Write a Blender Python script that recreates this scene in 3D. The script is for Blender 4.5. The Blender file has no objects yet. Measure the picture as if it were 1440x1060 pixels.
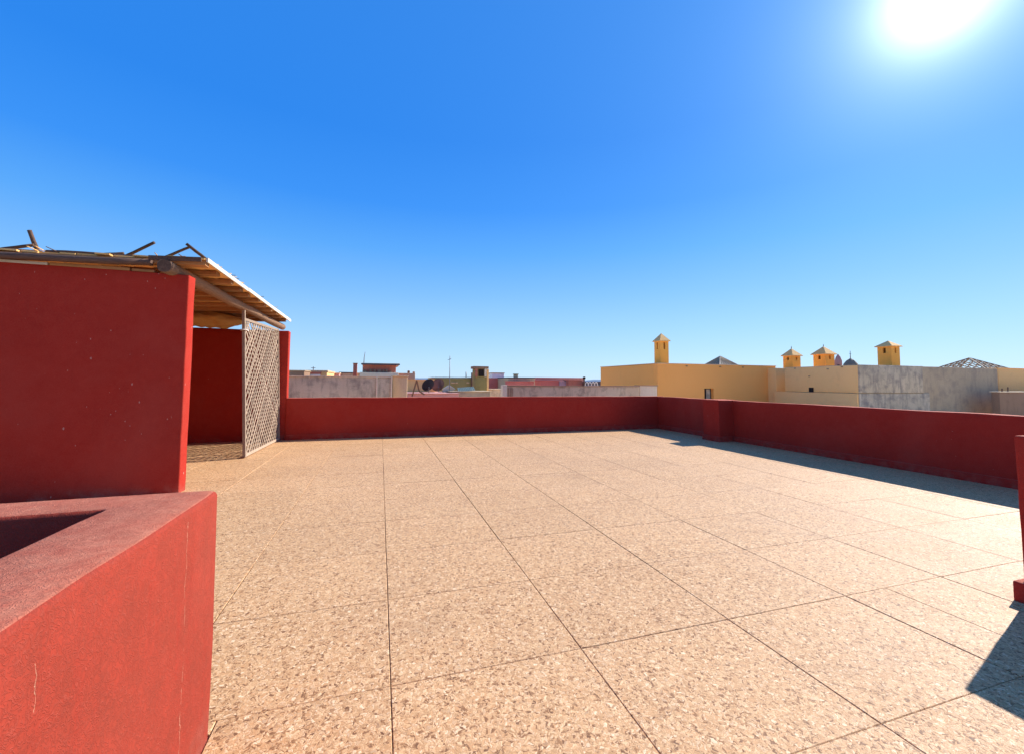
import bpy, bmesh, math, random
from mathutils import Vector, Matrix, noise
random.seed(7)
S = bpy.context.scene
C = S.collection
# ------------------------------------------------------------------ camera
FPX, PCX, PCY = 594.6, 720.0, 505.4            # focal length and principal point in photo pixels
YAW, PIT, ROL, H = 0.301, 0.054, 0.006, 1.5
_f = Vector((math.sin(YAW)*math.cos(PIT), math.cos(YAW)*math.cos(PIT), math.sin(PIT)))
_r = Vector((math.cos(YAW), -math.sin(YAW), 0)); _u = _r.cross(_f)
_r, _u = _r*math.cos(ROL)+_u*math.sin(ROL), _u*math.cos(ROL)-_r*math.sin(ROL)
cd = bpy.data.cameras.new('camera'); cam = bpy.data.objects.new('camera', cd); C.objects.link(cam)
cam.matrix_world = Matrix(((_r.x,_u.x,-_f.x,0),(_r.y,_u.y,-_f.y,0),(_r.z,_u.z,-_f.z,H),(0,0,0,1)))
cd.sensor_fit = 'HORIZONTAL'; cd.sensor_width = 36; cd.lens = 36*FPX/1440
cd.shift_y = -(530-PCY)/1440; cd.clip_start = .05; cd.clip_end = 30000
S.camera = cam
def ray(x, y): return _f + _r*((x-PCX)/FPX) - _u*((y-PCY)/FPX)
def atY(x, y, Y): d = ray(x, y); return Vector((0,0,H)) + d*(Y/d.y)
def atX(x, y, X): d = ray(x, y); return Vector((0,0,H)) + d*(X/d.x)
def atZ(x, y, Z): d = ray(x, y); return Vector((0,0,H)) + d*((Z-H)/d.z)
# ------------------------------------------------------------------ world and sun
EXPO = 1.15
SUN = Vector((1.345, .375, 1.0)).normalized()      # from the shadows on the tiles
GLOW = ray(1322, -10).normalized()              # middle of the bright patch of sky around it
EL = math.asin(SUN.z); AZ = math.atan2(SUN.x, SUN.y)
W = bpy.data.worlds.new('World'); S.world = W; W.use_nodes = True
nt = W.node_tree; nt.nodes.clear()
def wn(t, **k):
    n = nt.nodes.new(t)
    for a, b in k.items(): setattr(n, a, b)
    return n
sky = wn('ShaderNodeTexSky', sky_type='NISHITA', sun_disc=False)
sky.sun_elevation = EL; sky.sun_rotation = AZ; sky.altitude = 300
sky.air_density = 1.0; sky.dust_density = 0.1; sky.ozone_density = 3.0
tint = wn('ShaderNodeValToRGB'); el_ = tint.color_ramp.elements       # clear-day blue deepening with height, the same all round
KE = 1/(2**EXPO*.15)
SKYC = ((0, (.47,.70,.97)), (.05, (.42,.68,.97)), (.12, (.31,.60,.97)), (.20, (.19,.49,.96)), (.29, (.080,.38,.95)), (.38, (.022,.275,.93)), (.5, (.008,.228,.86)), (.68, (.014,.225,.82)), (1, (.09,.22,.56)))
while len(el_) < len(SKYC): el_.new(.5)
for e_, (p_, c_) in zip(el_, SKYC): e_.position = p_; e_.color = (*c_, 1)
tsc = wn('ShaderNodeVectorMath', operation='SCALE'); nt.links.new(tint.outputs[0], tsc.inputs[0]); tsc.inputs['Scale'].default_value = KE
hs = wn('ShaderNodeMix', data_type='RGBA'); hs.inputs[0].default_value = .93
bg = wn('ShaderNodeBackground'); bg.inputs['Strength'].default_value = 0.15
out = wn('ShaderNodeOutputWorld')
nt.links.new(sky.outputs[0], hs.inputs[6]); nt.links.new(tsc.outputs[0], hs.inputs[7]); nt.links.new(hs.outputs[2], bg.inputs['Color'])
# aureole of the sun (a function of the angle to the sun)
tc = wn('ShaderNodeTexCoord'); sxyz = wn('ShaderNodeSeparateXYZ'); nt.links.new(tc.outputs['Generated'], sxyz.inputs[0]); nt.links.new(sxyz.outputs[2], tint.inputs[0]); dt = wn('ShaderNodeVectorMath', operation='DOT_PRODUCT')
nt.links.new(tc.outputs['Generated'], dt.inputs[0]); dt.inputs[1].default_value = GLOW
ac = wn('ShaderNodeMath', operation='ARCCOSINE'); nt.links.new(dt.outputs['Value'], ac.inputs[0])
def lobe(width, power, amp):
    a = wn('ShaderNodeMath', operation='DIVIDE'); nt.links.new(ac.outputs[0], a.inputs[0]); a.inputs[1].default_value = math.radians(width)
    b = wn('ShaderNodeMath', operation='POWER'); nt.links.new(a.outputs[0], b.inputs[0]); b.inputs[1].default_value = power
    c = wn('ShaderNodeMath', operation='MULTIPLY'); nt.links.new(b.outputs[0], c.inputs[0]); c.inputs[1].default_value = -1
    d = wn('ShaderNodeMath', operation='EXPONENT'); nt.links.new(c.outputs[0], d.inputs[0])
    e = wn('ShaderNodeMath', operation='MULTIPLY'); nt.links.new(d.outputs[0], e.inputs[0]); e.inputs[1].default_value = amp
    return e.outputs[0]
prev = bg.outputs[0]
for wd, pw, am, cc in ((2.9, 1.7, .62, (1, .98, .96)), (5.0, 1.2, .32, (.97, .99, 1)), (14.0, 1.0, .13, (.60, 1, 1))):
    b2 = wn('ShaderNodeBackground'); b2.inputs['Color'].default_value = (*cc, 1); nt.links.new(lobe(wd, pw, am), b2.inputs['Strength'])
    ash = wn('ShaderNodeAddShader'); nt.links.new(prev, ash.inputs[0]); nt.links.new(b2.outputs[0], ash.inputs[1]); prev = ash.outputs[0]
nt.links.new(prev, out.inputs[0])
sl = bpy.data.lights.new('sun', 'SUN'); sl.energy = 3.5; sl.angle = math.radians(.53); sl.color = (1, .945, .88)
so = bpy.data.objects.new('sun', sl); C.objects.link(so); so.rotation_euler = SUN.to_track_quat('Z', 'Y').to_euler(); so.location = (10, 4, 12)
S.render.engine = 'CYCLES'
S.view_settings.view_transform = 'Standard'; S.view_settings.look = 'None'
S.view_settings.gamma = 1; S.view_settings.use_curve_mapping = False; S.view_settings.exposure = EXPO
# ------------------------------------------------------------------ material helpers
class NT:
    def __init__(s, name):
        s.m = bpy.data.materials.new(name); s.m.use_nodes = True; s.t = s.m.node_tree; s.t.nodes.clear()
        s.o = s.t.nodes.new('ShaderNodeOutputMaterial'); s.b = s.t.nodes.new('ShaderNodeBsdfPrincipled')
        s.t.links.new(s.b.outputs[0], s.o.inputs[0])
        s.geo = s.t.nodes.new('ShaderNodeNewGeometry').outputs['Position']
    def n(s, t, **k):
        n = s.t.nodes.new(t)
        for a, b in k.items(): setattr(n, a, b)
        return n
    def l(s, a, b): s.t.links.new(a, b)
    def map(s, scale=(1,1,1), src=None):
        m = s.n('ShaderNodeMapping'); m.inputs['Scale'].default_value = scale; s.l(src or s.geo, m.inputs[0]); return m.outputs[0]
    def noise(s, scale, detail=4, rough=.55, vec=None, dist=0):
        n = s.n('ShaderNodeTexNoise'); n.inputs['Scale'].default_value = scale; n.inputs['Detail'].default_value = detail
        n.inputs['Roughness'].default_value = rough; n.inputs['Distortion'].default_value = dist
        s.l(vec or s.geo, n.inputs['Vector']); return n.outputs['Fac']
    def ramp(s, fac, stops):
        r = s.n('ShaderNodeValToRGB'); e = r.color_ramp.elements
        while len(e) < len(stops): e.new(.5)
        for i, (p, c) in enumerate(stops):
            e[i].position = p; e[i].color = (*c, 1) if len(c) == 3 else c
        s.l(fac, r.inputs[0]); return r.outputs[0]
    def mix(s, fac, a, b, mode='MIX'):
        m = s.n('ShaderNodeMix', data_type='RGBA', blend_type=mode)
        if isinstance(fac, (int, float)): m.inputs[0].default_value = fac
        else: s.l(fac, m.inputs[0])
        for v, i in ((a, 6), (b, 7)):
            if isinstance(v, tuple): m.inputs[i].default_value = (*v, 1)
            else: s.l(v, m.inputs[i])
        return m.outputs[2]
    def math(s, op, a, b=0, c=None):
        m = s.n('ShaderNodeMath', operation=op)
        for i, v in enumerate((a, b) if c is None else (a, b, c)):
            if isinstance(v, (int, float)): m.inputs[i].default_value = v
            else: s.l(v, m.inputs[i])
        return m.outputs[0]
    def bump(s, h, strength, dist):
        b = s.n('ShaderNodeBump'); b.inputs['Strength'].default_value = strength; b.inputs['Distance'].default_value = dist
        s.l(h, b.inputs['Height']); s.l(b.outputs[0], s.b.inputs['Normal'])
    def fin(s, col, rough=.8, spec=.3, metal=0):
        if isinstance(col, tuple): s.b.inputs['Base Color'].default_value = (*col, 1)
        else: s.l(col, s.b.inputs['Base Color'])
        if isinstance(rough, (int, float)): s.b.inputs['Roughness'].default_value = rough
        else: s.l(rough, s.b.inputs['Roughness'])
        s.b.inputs['Specular IOR Level'].default_value = spec; s.b.inputs['Metallic'].default_value = metal
        return s.m
BW = lambda a, b: [(a, (0,0,0)), (b, (1,1,1))]
def red_paint(name, lit_cracked=False, specks=.0):
    n = NT(name)
    A, B = ((.262, .040, .024), (.305, .050, .030)) if lit_cracked else ((.36, .023, .014), (.405, .029, .018))  # sunlit stairwell toned down, shaded walls redder: light balanced in the paint
    big = n.noise(.9, 5); fine = n.noise(55, 5, .65); mid = n.noise(9, 6, .6)
    col = n.mix(n.ramp(big, BW(.3, .7)), A, B)
    col = n.mix(n.math('MULTIPLY', n.ramp(mid, BW(.35, .75)), .35), col, (.48, .050, .030))
    streak = n.noise(3.2, 5, .6, n.map((7, 7, .5)))
    col = n.mix(n.math('MULTIPLY', n.ramp(streak, BW(.56, .78)), .38), col, (.32, .028, .018))
    fade = n.noise(.55, 6, .62, n.map((1, 1, .7)), .6)
    col = n.mix(n.math('MULTIPLY', n.ramp(fade, BW(.50, .68)), .30), col, (.44, .075, .050) if not lit_cracked else (.36, .085, .06))
    # brush curls left in the paint
    br = n.noise(34, 3, .5, n.map((1, 1, 1)), 3.2)
    brm = n.ramp(br, [(.44, (0,0,0)), (.5, (1,1,1)), (.56, (0,0,0))])
    col = n.mix(n.math('MULTIPLY', brm, .30), col, (.52, .095, .06) if not lit_cracked else (.42, .10, .07))
    # chips and dusty scuffs where the paint is gone
    sp = n.n('ShaderNodeTexVoronoi'); sp.inputs['Scale'].default_value = 5.5; n.l(n.map((1,1,.6)), sp.inputs['Vector'])
    gate = n.ramp(n.noise(1.7, 3), BW(.44, .48))
    spm = n.math('MULTIPLY', n.math('LESS_THAN', n.math('ADD', sp.outputs['Distance'], n.math('MULTIPLY', n.noise(70, 3, .6, n.map((1,1,.35))), .16)), .108+specks), gate)
    col = n.mix(n.math('MULTIPLY', spm, .6), col, (.58, .36, .28))
    sc = n.noise(4, 8, .72, n.map((1, 1, 5)), .8)
    col = n.mix(n.math('MULTIPLY', n.ramp(sc, BW(.70, .76)), .35), col, (.55, .27, .20))
    s2 = n.n('ShaderNodeTexVoronoi'); s2.inputs['Scale'].default_value = 13; n.l(n.map((1,1,.5)), s2.inputs['Vector'])
    sm2 = n.math('MULTIPLY', n.math('LESS_THAN', n.math('ADD', s2.outputs['Distance'], n.math('MULTIPLY', n.noise(90, 2, .5, n.map((1.6,1,.4))), .16)), .108+specks*1.5), n.ramp(n.noise(2.3, 3, .5, n.map((1,1,1.4))), BW(.52, .56)))
    col = n.mix(n.math('MULTIPLY', sm2, .55), col, (.60, .38, .30))
    # splash-back dust along the foot of the wall
    sx = n.n('ShaderNodeSeparateXYZ'); n.l(n.geo, sx.inputs[0])
    foot = n.math('MULTIPLY', n.ramp(sx.outputs[2], [(0, (1,1,1)), (.16, (0,0,0))]), n.ramp(n.noise(6, 6, .7), BW(.42, .66)))
    col = n.mix(n.math('MULTIPLY', foot, .35), col, (.42, .22, .16))
    if lit_cracked:
        wob = n.math('MULTIPLY', n.math('SUBTRACT', n.noise(7, 5, .6), .5), .06)
        for yc, z0, z1, th in ((1.85, .05, .985, .0010), (1.15, .81, .92, .0007)):
            d = n.math('ABSOLUTE', n.math('ADD', n.math('SUBTRACT', sx.outputs[1], yc), wob))
            m = n.math('LESS_THAN', d, n.math('MULTIPLY', n.noise(28, 3), th*2))
            m = n.math('MULTIPLY', m, n.ramp(n.noise(16, 2), BW(.40, .48)))
            m = n.math('MULTIPLY', m, n.math('MULTIPLY', n.math('GREATER_THAN', sx.outputs[2], z0), n.math('LESS_THAN', sx.outputs[2], z1)))
            nx = n.n('ShaderNodeNewGeometry').outputs['Normal']; sn = n.n('ShaderNodeSeparateXYZ'); n.l(nx, sn.inputs[0])
            m = n.math('MULTIPLY', m, n.math('GREATER_THAN', sn.outputs[0], .5))
            col = n.mix(n.math('MULTIPLY', m, .7), col, (.55, .30, .19))
    # pale dust settled on the level tops
    ng = n.n('ShaderNodeNewGeometry'); nz = n.n('ShaderNodeSeparateXYZ'); n.l(ng.outputs['True Normal'], nz.inputs[0])
    dust = n.math('MULTIPLY', n.ramp(nz.outputs[2], BW(.75, .98)), n.math('ADD', n.math('MULTIPLY', n.ramp(n.noise(20, 6, .7), BW(.3, .7)), .30), .22))
    col = n.mix(dust, col, (.68, .31, .19))
    hgt = n.math('ADD', n.math('MULTIPLY', mid, .6), n.math('ADD', n.math('MULTIPLY', fine, .35), n.math('MULTIPLY', brm, .25)))
    n.bump(hgt, .6 if lit_cracked else .42, .014)
    return n.fin(col, n.math('ADD', n.math('MULTIPLY', fine, .25), .62), .05)
def plaster(name, a, b, stain=.3, dark=(.10,.085,.075), scale=1.0, rough=.9, patch=None, cut=.55):
    n = NT(name)
    col = n.mix(n.ramp(n.noise(.7*scale, 5), BW(.3, .7)), a, b)
    st = n.noise(1.6*scale, 7, .64, n.map((2.4, 2.4, .7)), .2)
    col = n.mix(n.math('MULTIPLY', n.ramp(st, BW(cut, cut+.2)), stain), col, dark)
    bl = n.noise(1.9*scale, 6, .58, n.map((1, 1, 1.3)), .25)
    col = n.mix(n.math('MULTIPLY', n.ramp(bl, BW(cut, cut+.2)), stain), col, patch or dark)
    fi = n.noise(30, 5, .7)
    col = n.mix(.16, col, n.ramp(fi, BW(.2, .8)), 'OVERLAY')
    n.bump(n.math('ADD', n.math('MULTIPLY', bl, .6), n.math('MULTIPLY', fi, .4)), .5, .02)
    return n.fin(col, rough, .2)
def wood(name, a, b, scale, knots=True, rough=.75):
    n = NT(name)
    g = n.noise(6, 6, .65, n.map(scale), .8)
    col = n.mix(n.ramp(g, BW(.32, .68)), a, b)
    oi = n.n('ShaderNodeObjectInfo').outputs['Random']
    hv = n.n('ShaderNodeHueSaturation'); n.l(col, hv.inputs['Color']); n.l(n.math('ADD', n.math('MULTIPLY', oi, .5), .72), hv.inputs['Value'])
    n.bump(g, .5, .006)
    return n.fin(hv.outputs[0], rough, .25)
def flat(name, c, rough=.6, metal=0, var=.15):
    n = NT(name); k = tuple(v*(1-var) for v in c)
    f = n.noise(7, 5)
    n.bump(n.noise(60, 3), .2, .004)
    return n.fin(n.mix(n.ramp(f, BW(.3, .7)), k, c), rough, .3, metal)
def terrazzo():
    n = NT('terrazzo')
    oi = n.n('ShaderNodeObjectInfo').outputs['Random']
    vec = n.n('ShaderNodeVectorMath', operation='ADD'); n.l(n.geo, vec.inputs[0])
    cx = n.n('ShaderNodeCombineXYZ'); n.l(n.math('MULTIPLY', oi, 37.0), cx.inputs[0]); n.l(n.math('MULTIPLY', oi, 91.0), cx.inputs[1]); n.l(cx.outputs[0], vec.inputs[1])
    v = vec.outputs[0]
    # warp so that the chips are long and curled
    wr = n.n('ShaderNodeTexNoise'); wr.inputs['Scale'].default_value = 34; wr.inputs['Detail'].default_value = 2; n.l(v, wr.inputs['Vector'])
    ws = n.n('ShaderNodeVectorMath', operation='MULTIPLY_ADD'); n.l(wr.outputs['Color'], ws.inputs[0]); ws.inputs[1].default_value = (.055,.055,.0); n.l(v, ws.inputs[2])
    w = ws.outputs[0]
    def chips(scale, dens):
        vo = n.n('ShaderNodeTexVoronoi'); vo.inputs['Scale'].default_value = scale; n.l(w, vo.inputs['Vector'])
        ed = n.n('ShaderNodeTexVoronoi', feature='DISTANCE_TO_EDGE'); ed.inputs['Scale'].default_value = scale; n.l(w, ed.inputs['Vector'])
        sp = n.n('ShaderNodeSeparateColor'); n.l(vo.outputs['Color'], sp.inputs[0])
        m = n.math('MULTIPLY', n.ramp(ed.outputs['Distance'], BW(.05, .13)), n.math('LESS_THAN', sp.outputs[0], dens))
        return m, sp.outputs[1]
    m1, r1 = chips(76, .82); m2, r2 = chips(140, .78)
    base = n.mix(n.ramp(n.noise(.55, 4, .6), BW(.35, .65)), (.50, .262, .110), (.57, .312, .140))
    base = n.mix(n.math('MULTIPLY', n.ramp(n.noise(3.1, 6, .65), BW(.42, .72)), .35), base, (.43, .245, .115))
    c1 = n.ramp(r1, [(0, (.74,.49,.26)), (.33, (.60,.36,.17)), (.55, (.40,.215,.09)), (.72, (.84,.61,.37)), (.80, (.26,.12,.045)), (1, (.12,.048,.018))])
    c2 = n.ramp(r2, [(0, (.72,.465,.24)), (.42, (.36,.19,.075)), (.72, (.80,.54,.31)), (.84, (.22,.098,.036)), (1, (.11,.045,.016))])
    col = n.mix(n.math('MULTIPLY', m2, .8), base, c2); col = n.mix(n.math('MULTIPLY', m1, .85), col, c1)
    # dirty patches and worn paths across the terrace
    pt = n.noise(.42, 6, .62, None, .5)
    col = n.mix(n.math('MULTIPLY', n.ramp(pt, BW(.50, .70)), .16), col, (.32, .185, .095))
    ptl = n.noise(1.2, 7, .7)
    col = n.mix(n.math('MULTIPLY', n.ramp(ptl, BW(.60, .74)), .18), col, (.32, .19, .11))
    # dried puddle rings and drips
    pr = n.noise(.8, 3, .45, None, .9)
    ring = n.ramp(pr, [(.50, (0,0,0)), (.535, (1,1,1)), (.545, (.25,.25,.25)), (.60, (0,0,0))])
    col = n.mix(n.math('MULTIPLY', n.math('MULTIPLY', ring, n.ramp(n.noise(.5, 2), BW(.5, .6))), .20), col, (.25, .14, .07))
    hv = n.n('ShaderNodeHueSaturation'); n.l(col, hv.inputs['Color']); n.l(n.math('ADD', n.math('MULTIPLY', oi, .07), 1.04), hv.inputs['Value'])
    n.bump(n.math('ADD', n.math('MULTIPLY', m1, .5), n.math('ADD', n.math('MULTIPLY', m2, .3), n.noise(120, 3))), .45, .003)
    return n.fin(hv.outputs[0], n.math('ADD', n.math('MULTIPLY', n.noise(2, 5), .2), .52), .32)
M = dict(
    red=red_paint('red_plaster_paint', False, -.006), redt=red_paint('red_plaster_paint_flaking', False, .022), redc=red_paint('red_plaster_paint_cracked_lit', True),
    terr=terrazzo(), grout=flat('grout', (.26, .148, .078), .95),
    grey=plaster('grey_cement_render', (.56,.46,.29), (.67,.56,.37), .55, (.13,.105,.095), 1.2, cut=.50),
    lilac=plaster('patched_grey_render', (.46,.37,.25), (.58,.47,.325), .6, (.13,.115,.12), 1.1, cut=.48),
    dull=plaster('dull_cement_render', (.44,.325,.20), (.49,.37,.235), .4, (.19,.15,.13), .9, cut=.5),
    tan=plaster('tan_plaster', (.60,.41,.23), (.68,.47,.28), .35, (.28,.17,.09)),
    stained=plaster('stained_tan_plaster', (.60,.43,.265), (.70,.52,.33), .6, (.17,.105,.075), 1.6, cut=.52),
    ochre=plaster('ochre_plaster', (.88,.385,.10), (.91,.41,.115), .12, (.42,.21,.07), .5, cut=.6),
    cream=plaster('cream_ochre_plaster', (.86,.50,.19), (.90,.53,.22), .22, (.36,.22,.11), .8, cut=.6),
    tower=plaster('turret_plaster', (.92,.415,.075), (.95,.445,.09), .12, (.42,.22,.07)),
    towerroof=plaster('turret_roof_plaster', (.80,.46,.17), (.86,.52,.21), .3, (.30,.19,.12), 2),
    brick=plaster('brick_red_render', (.46,.155,.10), (.52,.19,.125), .35, (.22,.07,.05)),
    redfar=plaster('faded_red_render', (.52,.14,.11), (.58,.17,.135), .3, (.26,.06,.05)),
    mauve=plaster('mauve_render', (.44,.27,.30), (.50,.32,.35), .3, (.30,.18,.2)),
    pink=plaster('pink_render', (.55,.26,.22), (.60,.31,.26), .3, (.40,.17,.14)),
    olive=plaster('olive_render', (.30,.235,.085), (.36,.28,.11), .35, (.17,.13,.05)),
    pale=plaster('pale_render', (.68,.55,.38), (.76,.62,.44), .2, (.40,.32,.25)),
    white=plaster('white_render', (.70,.67,.62), (.78,.75,.70), .2, (.5,.46,.4)),
    brown=plaster('brown_render', (.26,.155,.095), (.31,.19,.12), .4, (.17,.10,.06)),
    darkroof=flat('dark_roof', (.09,.09,.10), .7), dark=flat('dark_hollow', (.02,.014,.012), .9),  # near-black paints the shade inside openings, plus some dark parts
    pole=wood('dark_weathered_pole', (.060,.030,.018), (.125,.070,.045), (4,4,4)),
    logw=wood('old_log', (.15,.082,.045), (.27,.16,.095), (14, 1.5, 14)),
    logx=wood('old_log_x', (.06,.033,.025), (.14,.08,.055), (1.5, 14, 14)),
    logend=wood('sawn_log_end', (.26,.16,.09), (.36,.24,.14), (9,9,9)),
    deck=wood('roof_deck_wood', (.74,.41,.13), (.86,.53,.20), (20, 1.2, 20)),
    joist=wood('roof_joist_wood', (.26,.125,.05), (.40,.20,.08), (1.2, 20, 20)),
    fascia=wood('bleached_edge_lath', (.66,.58,.46), (.78,.71,.60), (20, 1.2, 20)),
    lath=wood('bleached_lattice_lath', (.27,.19,.13), (.42,.315,.22), (9,9,9)),
    frame=wood('lattice_frame_wood', (.30,.21,.145), (.45,.335,.24), (9,9,2)),
    canvas=plaster('tan_canvas', (.50,.28,.09), (.58,.34,.12), .2, (.36,.19,.06), 2),
    metal=flat('galvanised_metal', (.24,.24,.24), .55, .3), rust=flat('rusty_metal', (.16,.085,.055), .8),
    dish=flat('dark_dish_paint', (.035,.038,.055), .5), dish2=flat('faded_dish_paint', (.28,.17,.15), .6),
    sheet=flat('green_sheet', (.33,.42,.38), .5), slate=flat('grey_roof_tile', (.27,.21,.15), .8),
    roofs=plaster('pale_bounce_slab', (.78,.62,.43), (.84,.68,.48), .1, (.6,.45,.3)),  # pale warm tone for the added slabs, chosen to bounce more light
    hills=plaster('far_hill_haze_blue', (.10,.16,.24), (.13,.19,.27), .2, (.09,.13,.19), .002),  # blue of the distant air put into the hill colour
    ground=plaster('dusty_ground', (.50,.40,.29), (.56,.45,.33), .2, (.25,.19,.13), .2),
)
# ------------------------------------------------------------------ mesh helpers (world coordinates)
def box(bm, x0, x1, y0, y1, z0, z1):
    vs = [bm.verts.new(p) for p in ((x0,y0,z0),(x1,y0,z0),(x1,y1,z0),(x0,y1,z0),(x0,y0,z1),(x1,y0,z1),(x1,y1,z1),(x0,y1,z1))]
    for f in ((0,3,2,1),(4,5,6,7),(0,1,5,4),(1,2,6,5),(2,3,7,6),(3,0,4,7)): bm.faces.new([vs[i] for i in f])
    return vs
def bbox(*a, bev=0, seg=2):
    bm = bmesh.new(); box(bm, *a)
    if bev: bmesh.ops.bevel(bm, geom=bm.edges[:], offset=bev, segments=seg, affect='EDGES', profile=.6)
    return bm
def plaster_box(x0, x1, y0, y1, z0, z1, bev=.014, step=.16, jit=.009):
    """a hand-plastered block: rounded arrises and slightly wavy faces"""
    bm = bmesh.new(); box(bm, x0, x1, y0, y1, z0, z1)
    bmesh.ops.bevel(bm, geom=bm.edges[:], offset=bev, segments=3, affect='EDGES', profile=.5)
    for ax, (a, b) in enumerate(((x0,x1),(y0,y1),(z0,z1))):
        k = max(1, min(110, int((b-a)/step)))
        for i in range(1, k):
            no = [0,0,0]; no[ax] = 1; co = [0,0,0]; co[ax] = a+(b-a)*i/k
            bmesh.ops.bisect_plane(bm, geom=bm.verts[:]+bm.edges[:]+bm.faces[:], plane_co=co, plane_no=no)
    for v in bm.verts:
        p = v.co.copy()
        v.co += noise.noise_vector(p*1.3)*jit + noise.noise_vector(p*5.1+Vector((9,3,1)))*jit*.40 + noise.noise_vector(p*17)*min(jit, .009)*.25
    for f in bm.faces: f.smooth = True
    return bm
def tube(bm, pts, rad, n=8, cap=True, rough=0.0):
    """a tapered, slightly crooked round bar through the points"""
    rings = []
    for i, p in enumerate(pts):
        p = Vector(p); a = Vector(pts[max(i-1,0)]); b = Vector(pts[min(i+1,len(pts)-1)]); d = (b-a).normalized()
        u = d.orthogonal().normalized() if not rings else (u - d*u.dot(d)).normalized()
        w = d.cross(u); r = rad[i] if isinstance(rad, (list, tuple)) else rad
        rings.append([bm.verts.new(p + (u*math.cos(t)+w*math.sin(t))*r*(1+rough*noise.noise(p*7+Vector((t,0,0))))) for t in [2*math.pi*k/n for k in range(n)]])
    for a, b in zip(rings, rings[1:]):
        for k in range(n): bm.faces.new((a[k], a[(k+1)%n], b[(k+1)%n], b[k])).smooth = True
    if cap: bm.faces.new(rings[0][::-1]); bm.faces.new(rings[-1])
    return rings
def bar(bm, a, b, w, h):
    a = Vector(a); b = Vector(b); d = (b-a).normalized(); up = Vector((0,0,1)) if abs(d.z) < .95 else Vector((0,1,0))
    s = d.cross(up).normalized()*w/2; t = s.cross(d).normalized()*h/2
    vs = [bm.verts.new(p) for p in (a-s-t, a+s-t, a+s+t, a-s+t, b-s-t, b+s-t, b+s+t, b-s+t)]
    for f in ((0,3,2,1),(4,5,6,7),(0,1,5,4),(1,2,6,5),(2,3,7,6),(3,0,4,7)): bm.faces.new([vs[i] for i in f])
def obj(name, bm, mat, parent=None):
    bmesh.ops.recalc_face_normals(bm, faces=bm.faces[:])
    if parent is not None:
        o_ = Vector((0,0,0)); p = parent
        while p is not None: o_ += p.location; p = p.parent
        bmesh.ops.translate(bm, vec=-o_, verts=bm.verts[:])
    me = bpy.data.meshes.new(name); bm.to_mesh(me); bm.free()
    me.materials.append(M[mat] if isinstance(mat, str) else mat)
    o = bpy.data.objects.new(name, me); C.objects.link(o); o.parent = parent
    return o
def thing(name, label, cat, loc=(0,0,0), group=None):
    o = bpy.data.objects.new(name, None); C.objects.link(o); o.location = loc; o.empty_display_size = .2
    o['label'] = label; o['category'] = cat
    if group: o['group'] = group
    return o
def struct(o): o['kind'] = 'structure'; return o
GZ = -7.0
# ------------------------------------------------------------------ ground, hills, the house under the terrace
bm = bmesh.new(); vs = [bm.verts.new(p) for p in ((-9000,-4000,GZ),(9000,-4000,GZ),(9000,14000,GZ),(-9000,14000,GZ))]; bm.faces.new(vs)
struct(obj('ground', bm, 'ground'))
bm = bmesh.new(); rows = []
for j in range(9):
    row = []
    for i in range(121):
        x = -4200+i*70; y = 4200+j*220
        hh = (math.sin(math.pi*j/8)**1.3)*(48+32*noise.noise(Vector((x*.0011, 3.1, 0)))+14*noise.noise(Vector((x*.005, y*.004, 0))))
        row.append(bm.verts.new((x, y, GZ-1+max(0, hh))))
    rows.append(row)
for a, b in zip(rows, rows[1:]):
    for i in range(120): bm.faces.new((a[i], a[i+1], b[i+1], b[i])).smooth = True
struct(obj('hills', bm, 'hills'))
bm = bmesh.new()
for a_ in ((9.3, 60, -8, 60), (-40, 9.29, 12.5, 60)): box(bm, a_[0], a_[1], a_[2], a_[3], -.9, -.35)  # unseen pale slabs added to bounce sunlight onto the far walls
struct(obj('bounce_slabs', bm, 'roofs'))
XR, YB, XL, YN = 8.87, 12.12, -6.2, -3.2         # inner faces of the right and back parapets, left and near ends
hb = thing('terrace_house', 'red painted house whose flat roof is the tiled terrace', 'house', (1.4, 4.5, GZ))
obj('wall', bbox(XL-.3, XR+.245, YN-.2, YB+.245, GZ, -.15), 'red', hb)
# ------------------------------------------------------------------ terrace floor: one tile, one object
TX, TY, OX, OY, GAP = 1.038, .867, .08, 1.384, .0045
bm = bbox(XL-.29, XR+.02, YN-.19, YB+.02, -.15, -.012)
floor = struct(obj('floor', bm, 'grout'))
STX0, STX1, STY0, STY1 = -3.4, -.66, -2.4, 2.17    # stairwell enclosure outline
def tile_mesh(w, d):
    b = bbox(-w/2, w/2, -d/2, d/2, -.03, 0, bev=0)
    bmesh.ops.bevel(b, geom=[e for e in b.edges if all(v.co.z > -.01 for v in e.verts)], offset=.003, segments=1, affect='EDGES')
    me = bpy.data.meshes.new('tile'); bmesh.ops.recalc_face_normals(b, faces=b.faces[:]); b.to_mesh(me); b.free(); me.materials.append(M['terr']); return me
cache = {}
def put_tile(x0, x1, y0, y1):
    w, d = round(x1-x0-GAP, 4), round(y1-y0-GAP*.62, 4)
    if w < .03 or d < .03: return
    if (w, d) not in cache: cache[(w, d)] = tile_mesh(w, d)
    o = bpy.data.objects.new('tile', cache[(w, d)]); C.objects.link(o); o.parent = floor
    o.location = ((x0+x1)/2+random.uniform(-.0012,.0012), (y0+y1)/2+random.uniform(-.0012,.0012), random.uniform(-.0012, .0012))
    o.rotation_euler = (random.uniform(-.0012,.0012), random.uniform(-.0012,.0012), random.uniform(-.0008,.0008))
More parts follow.
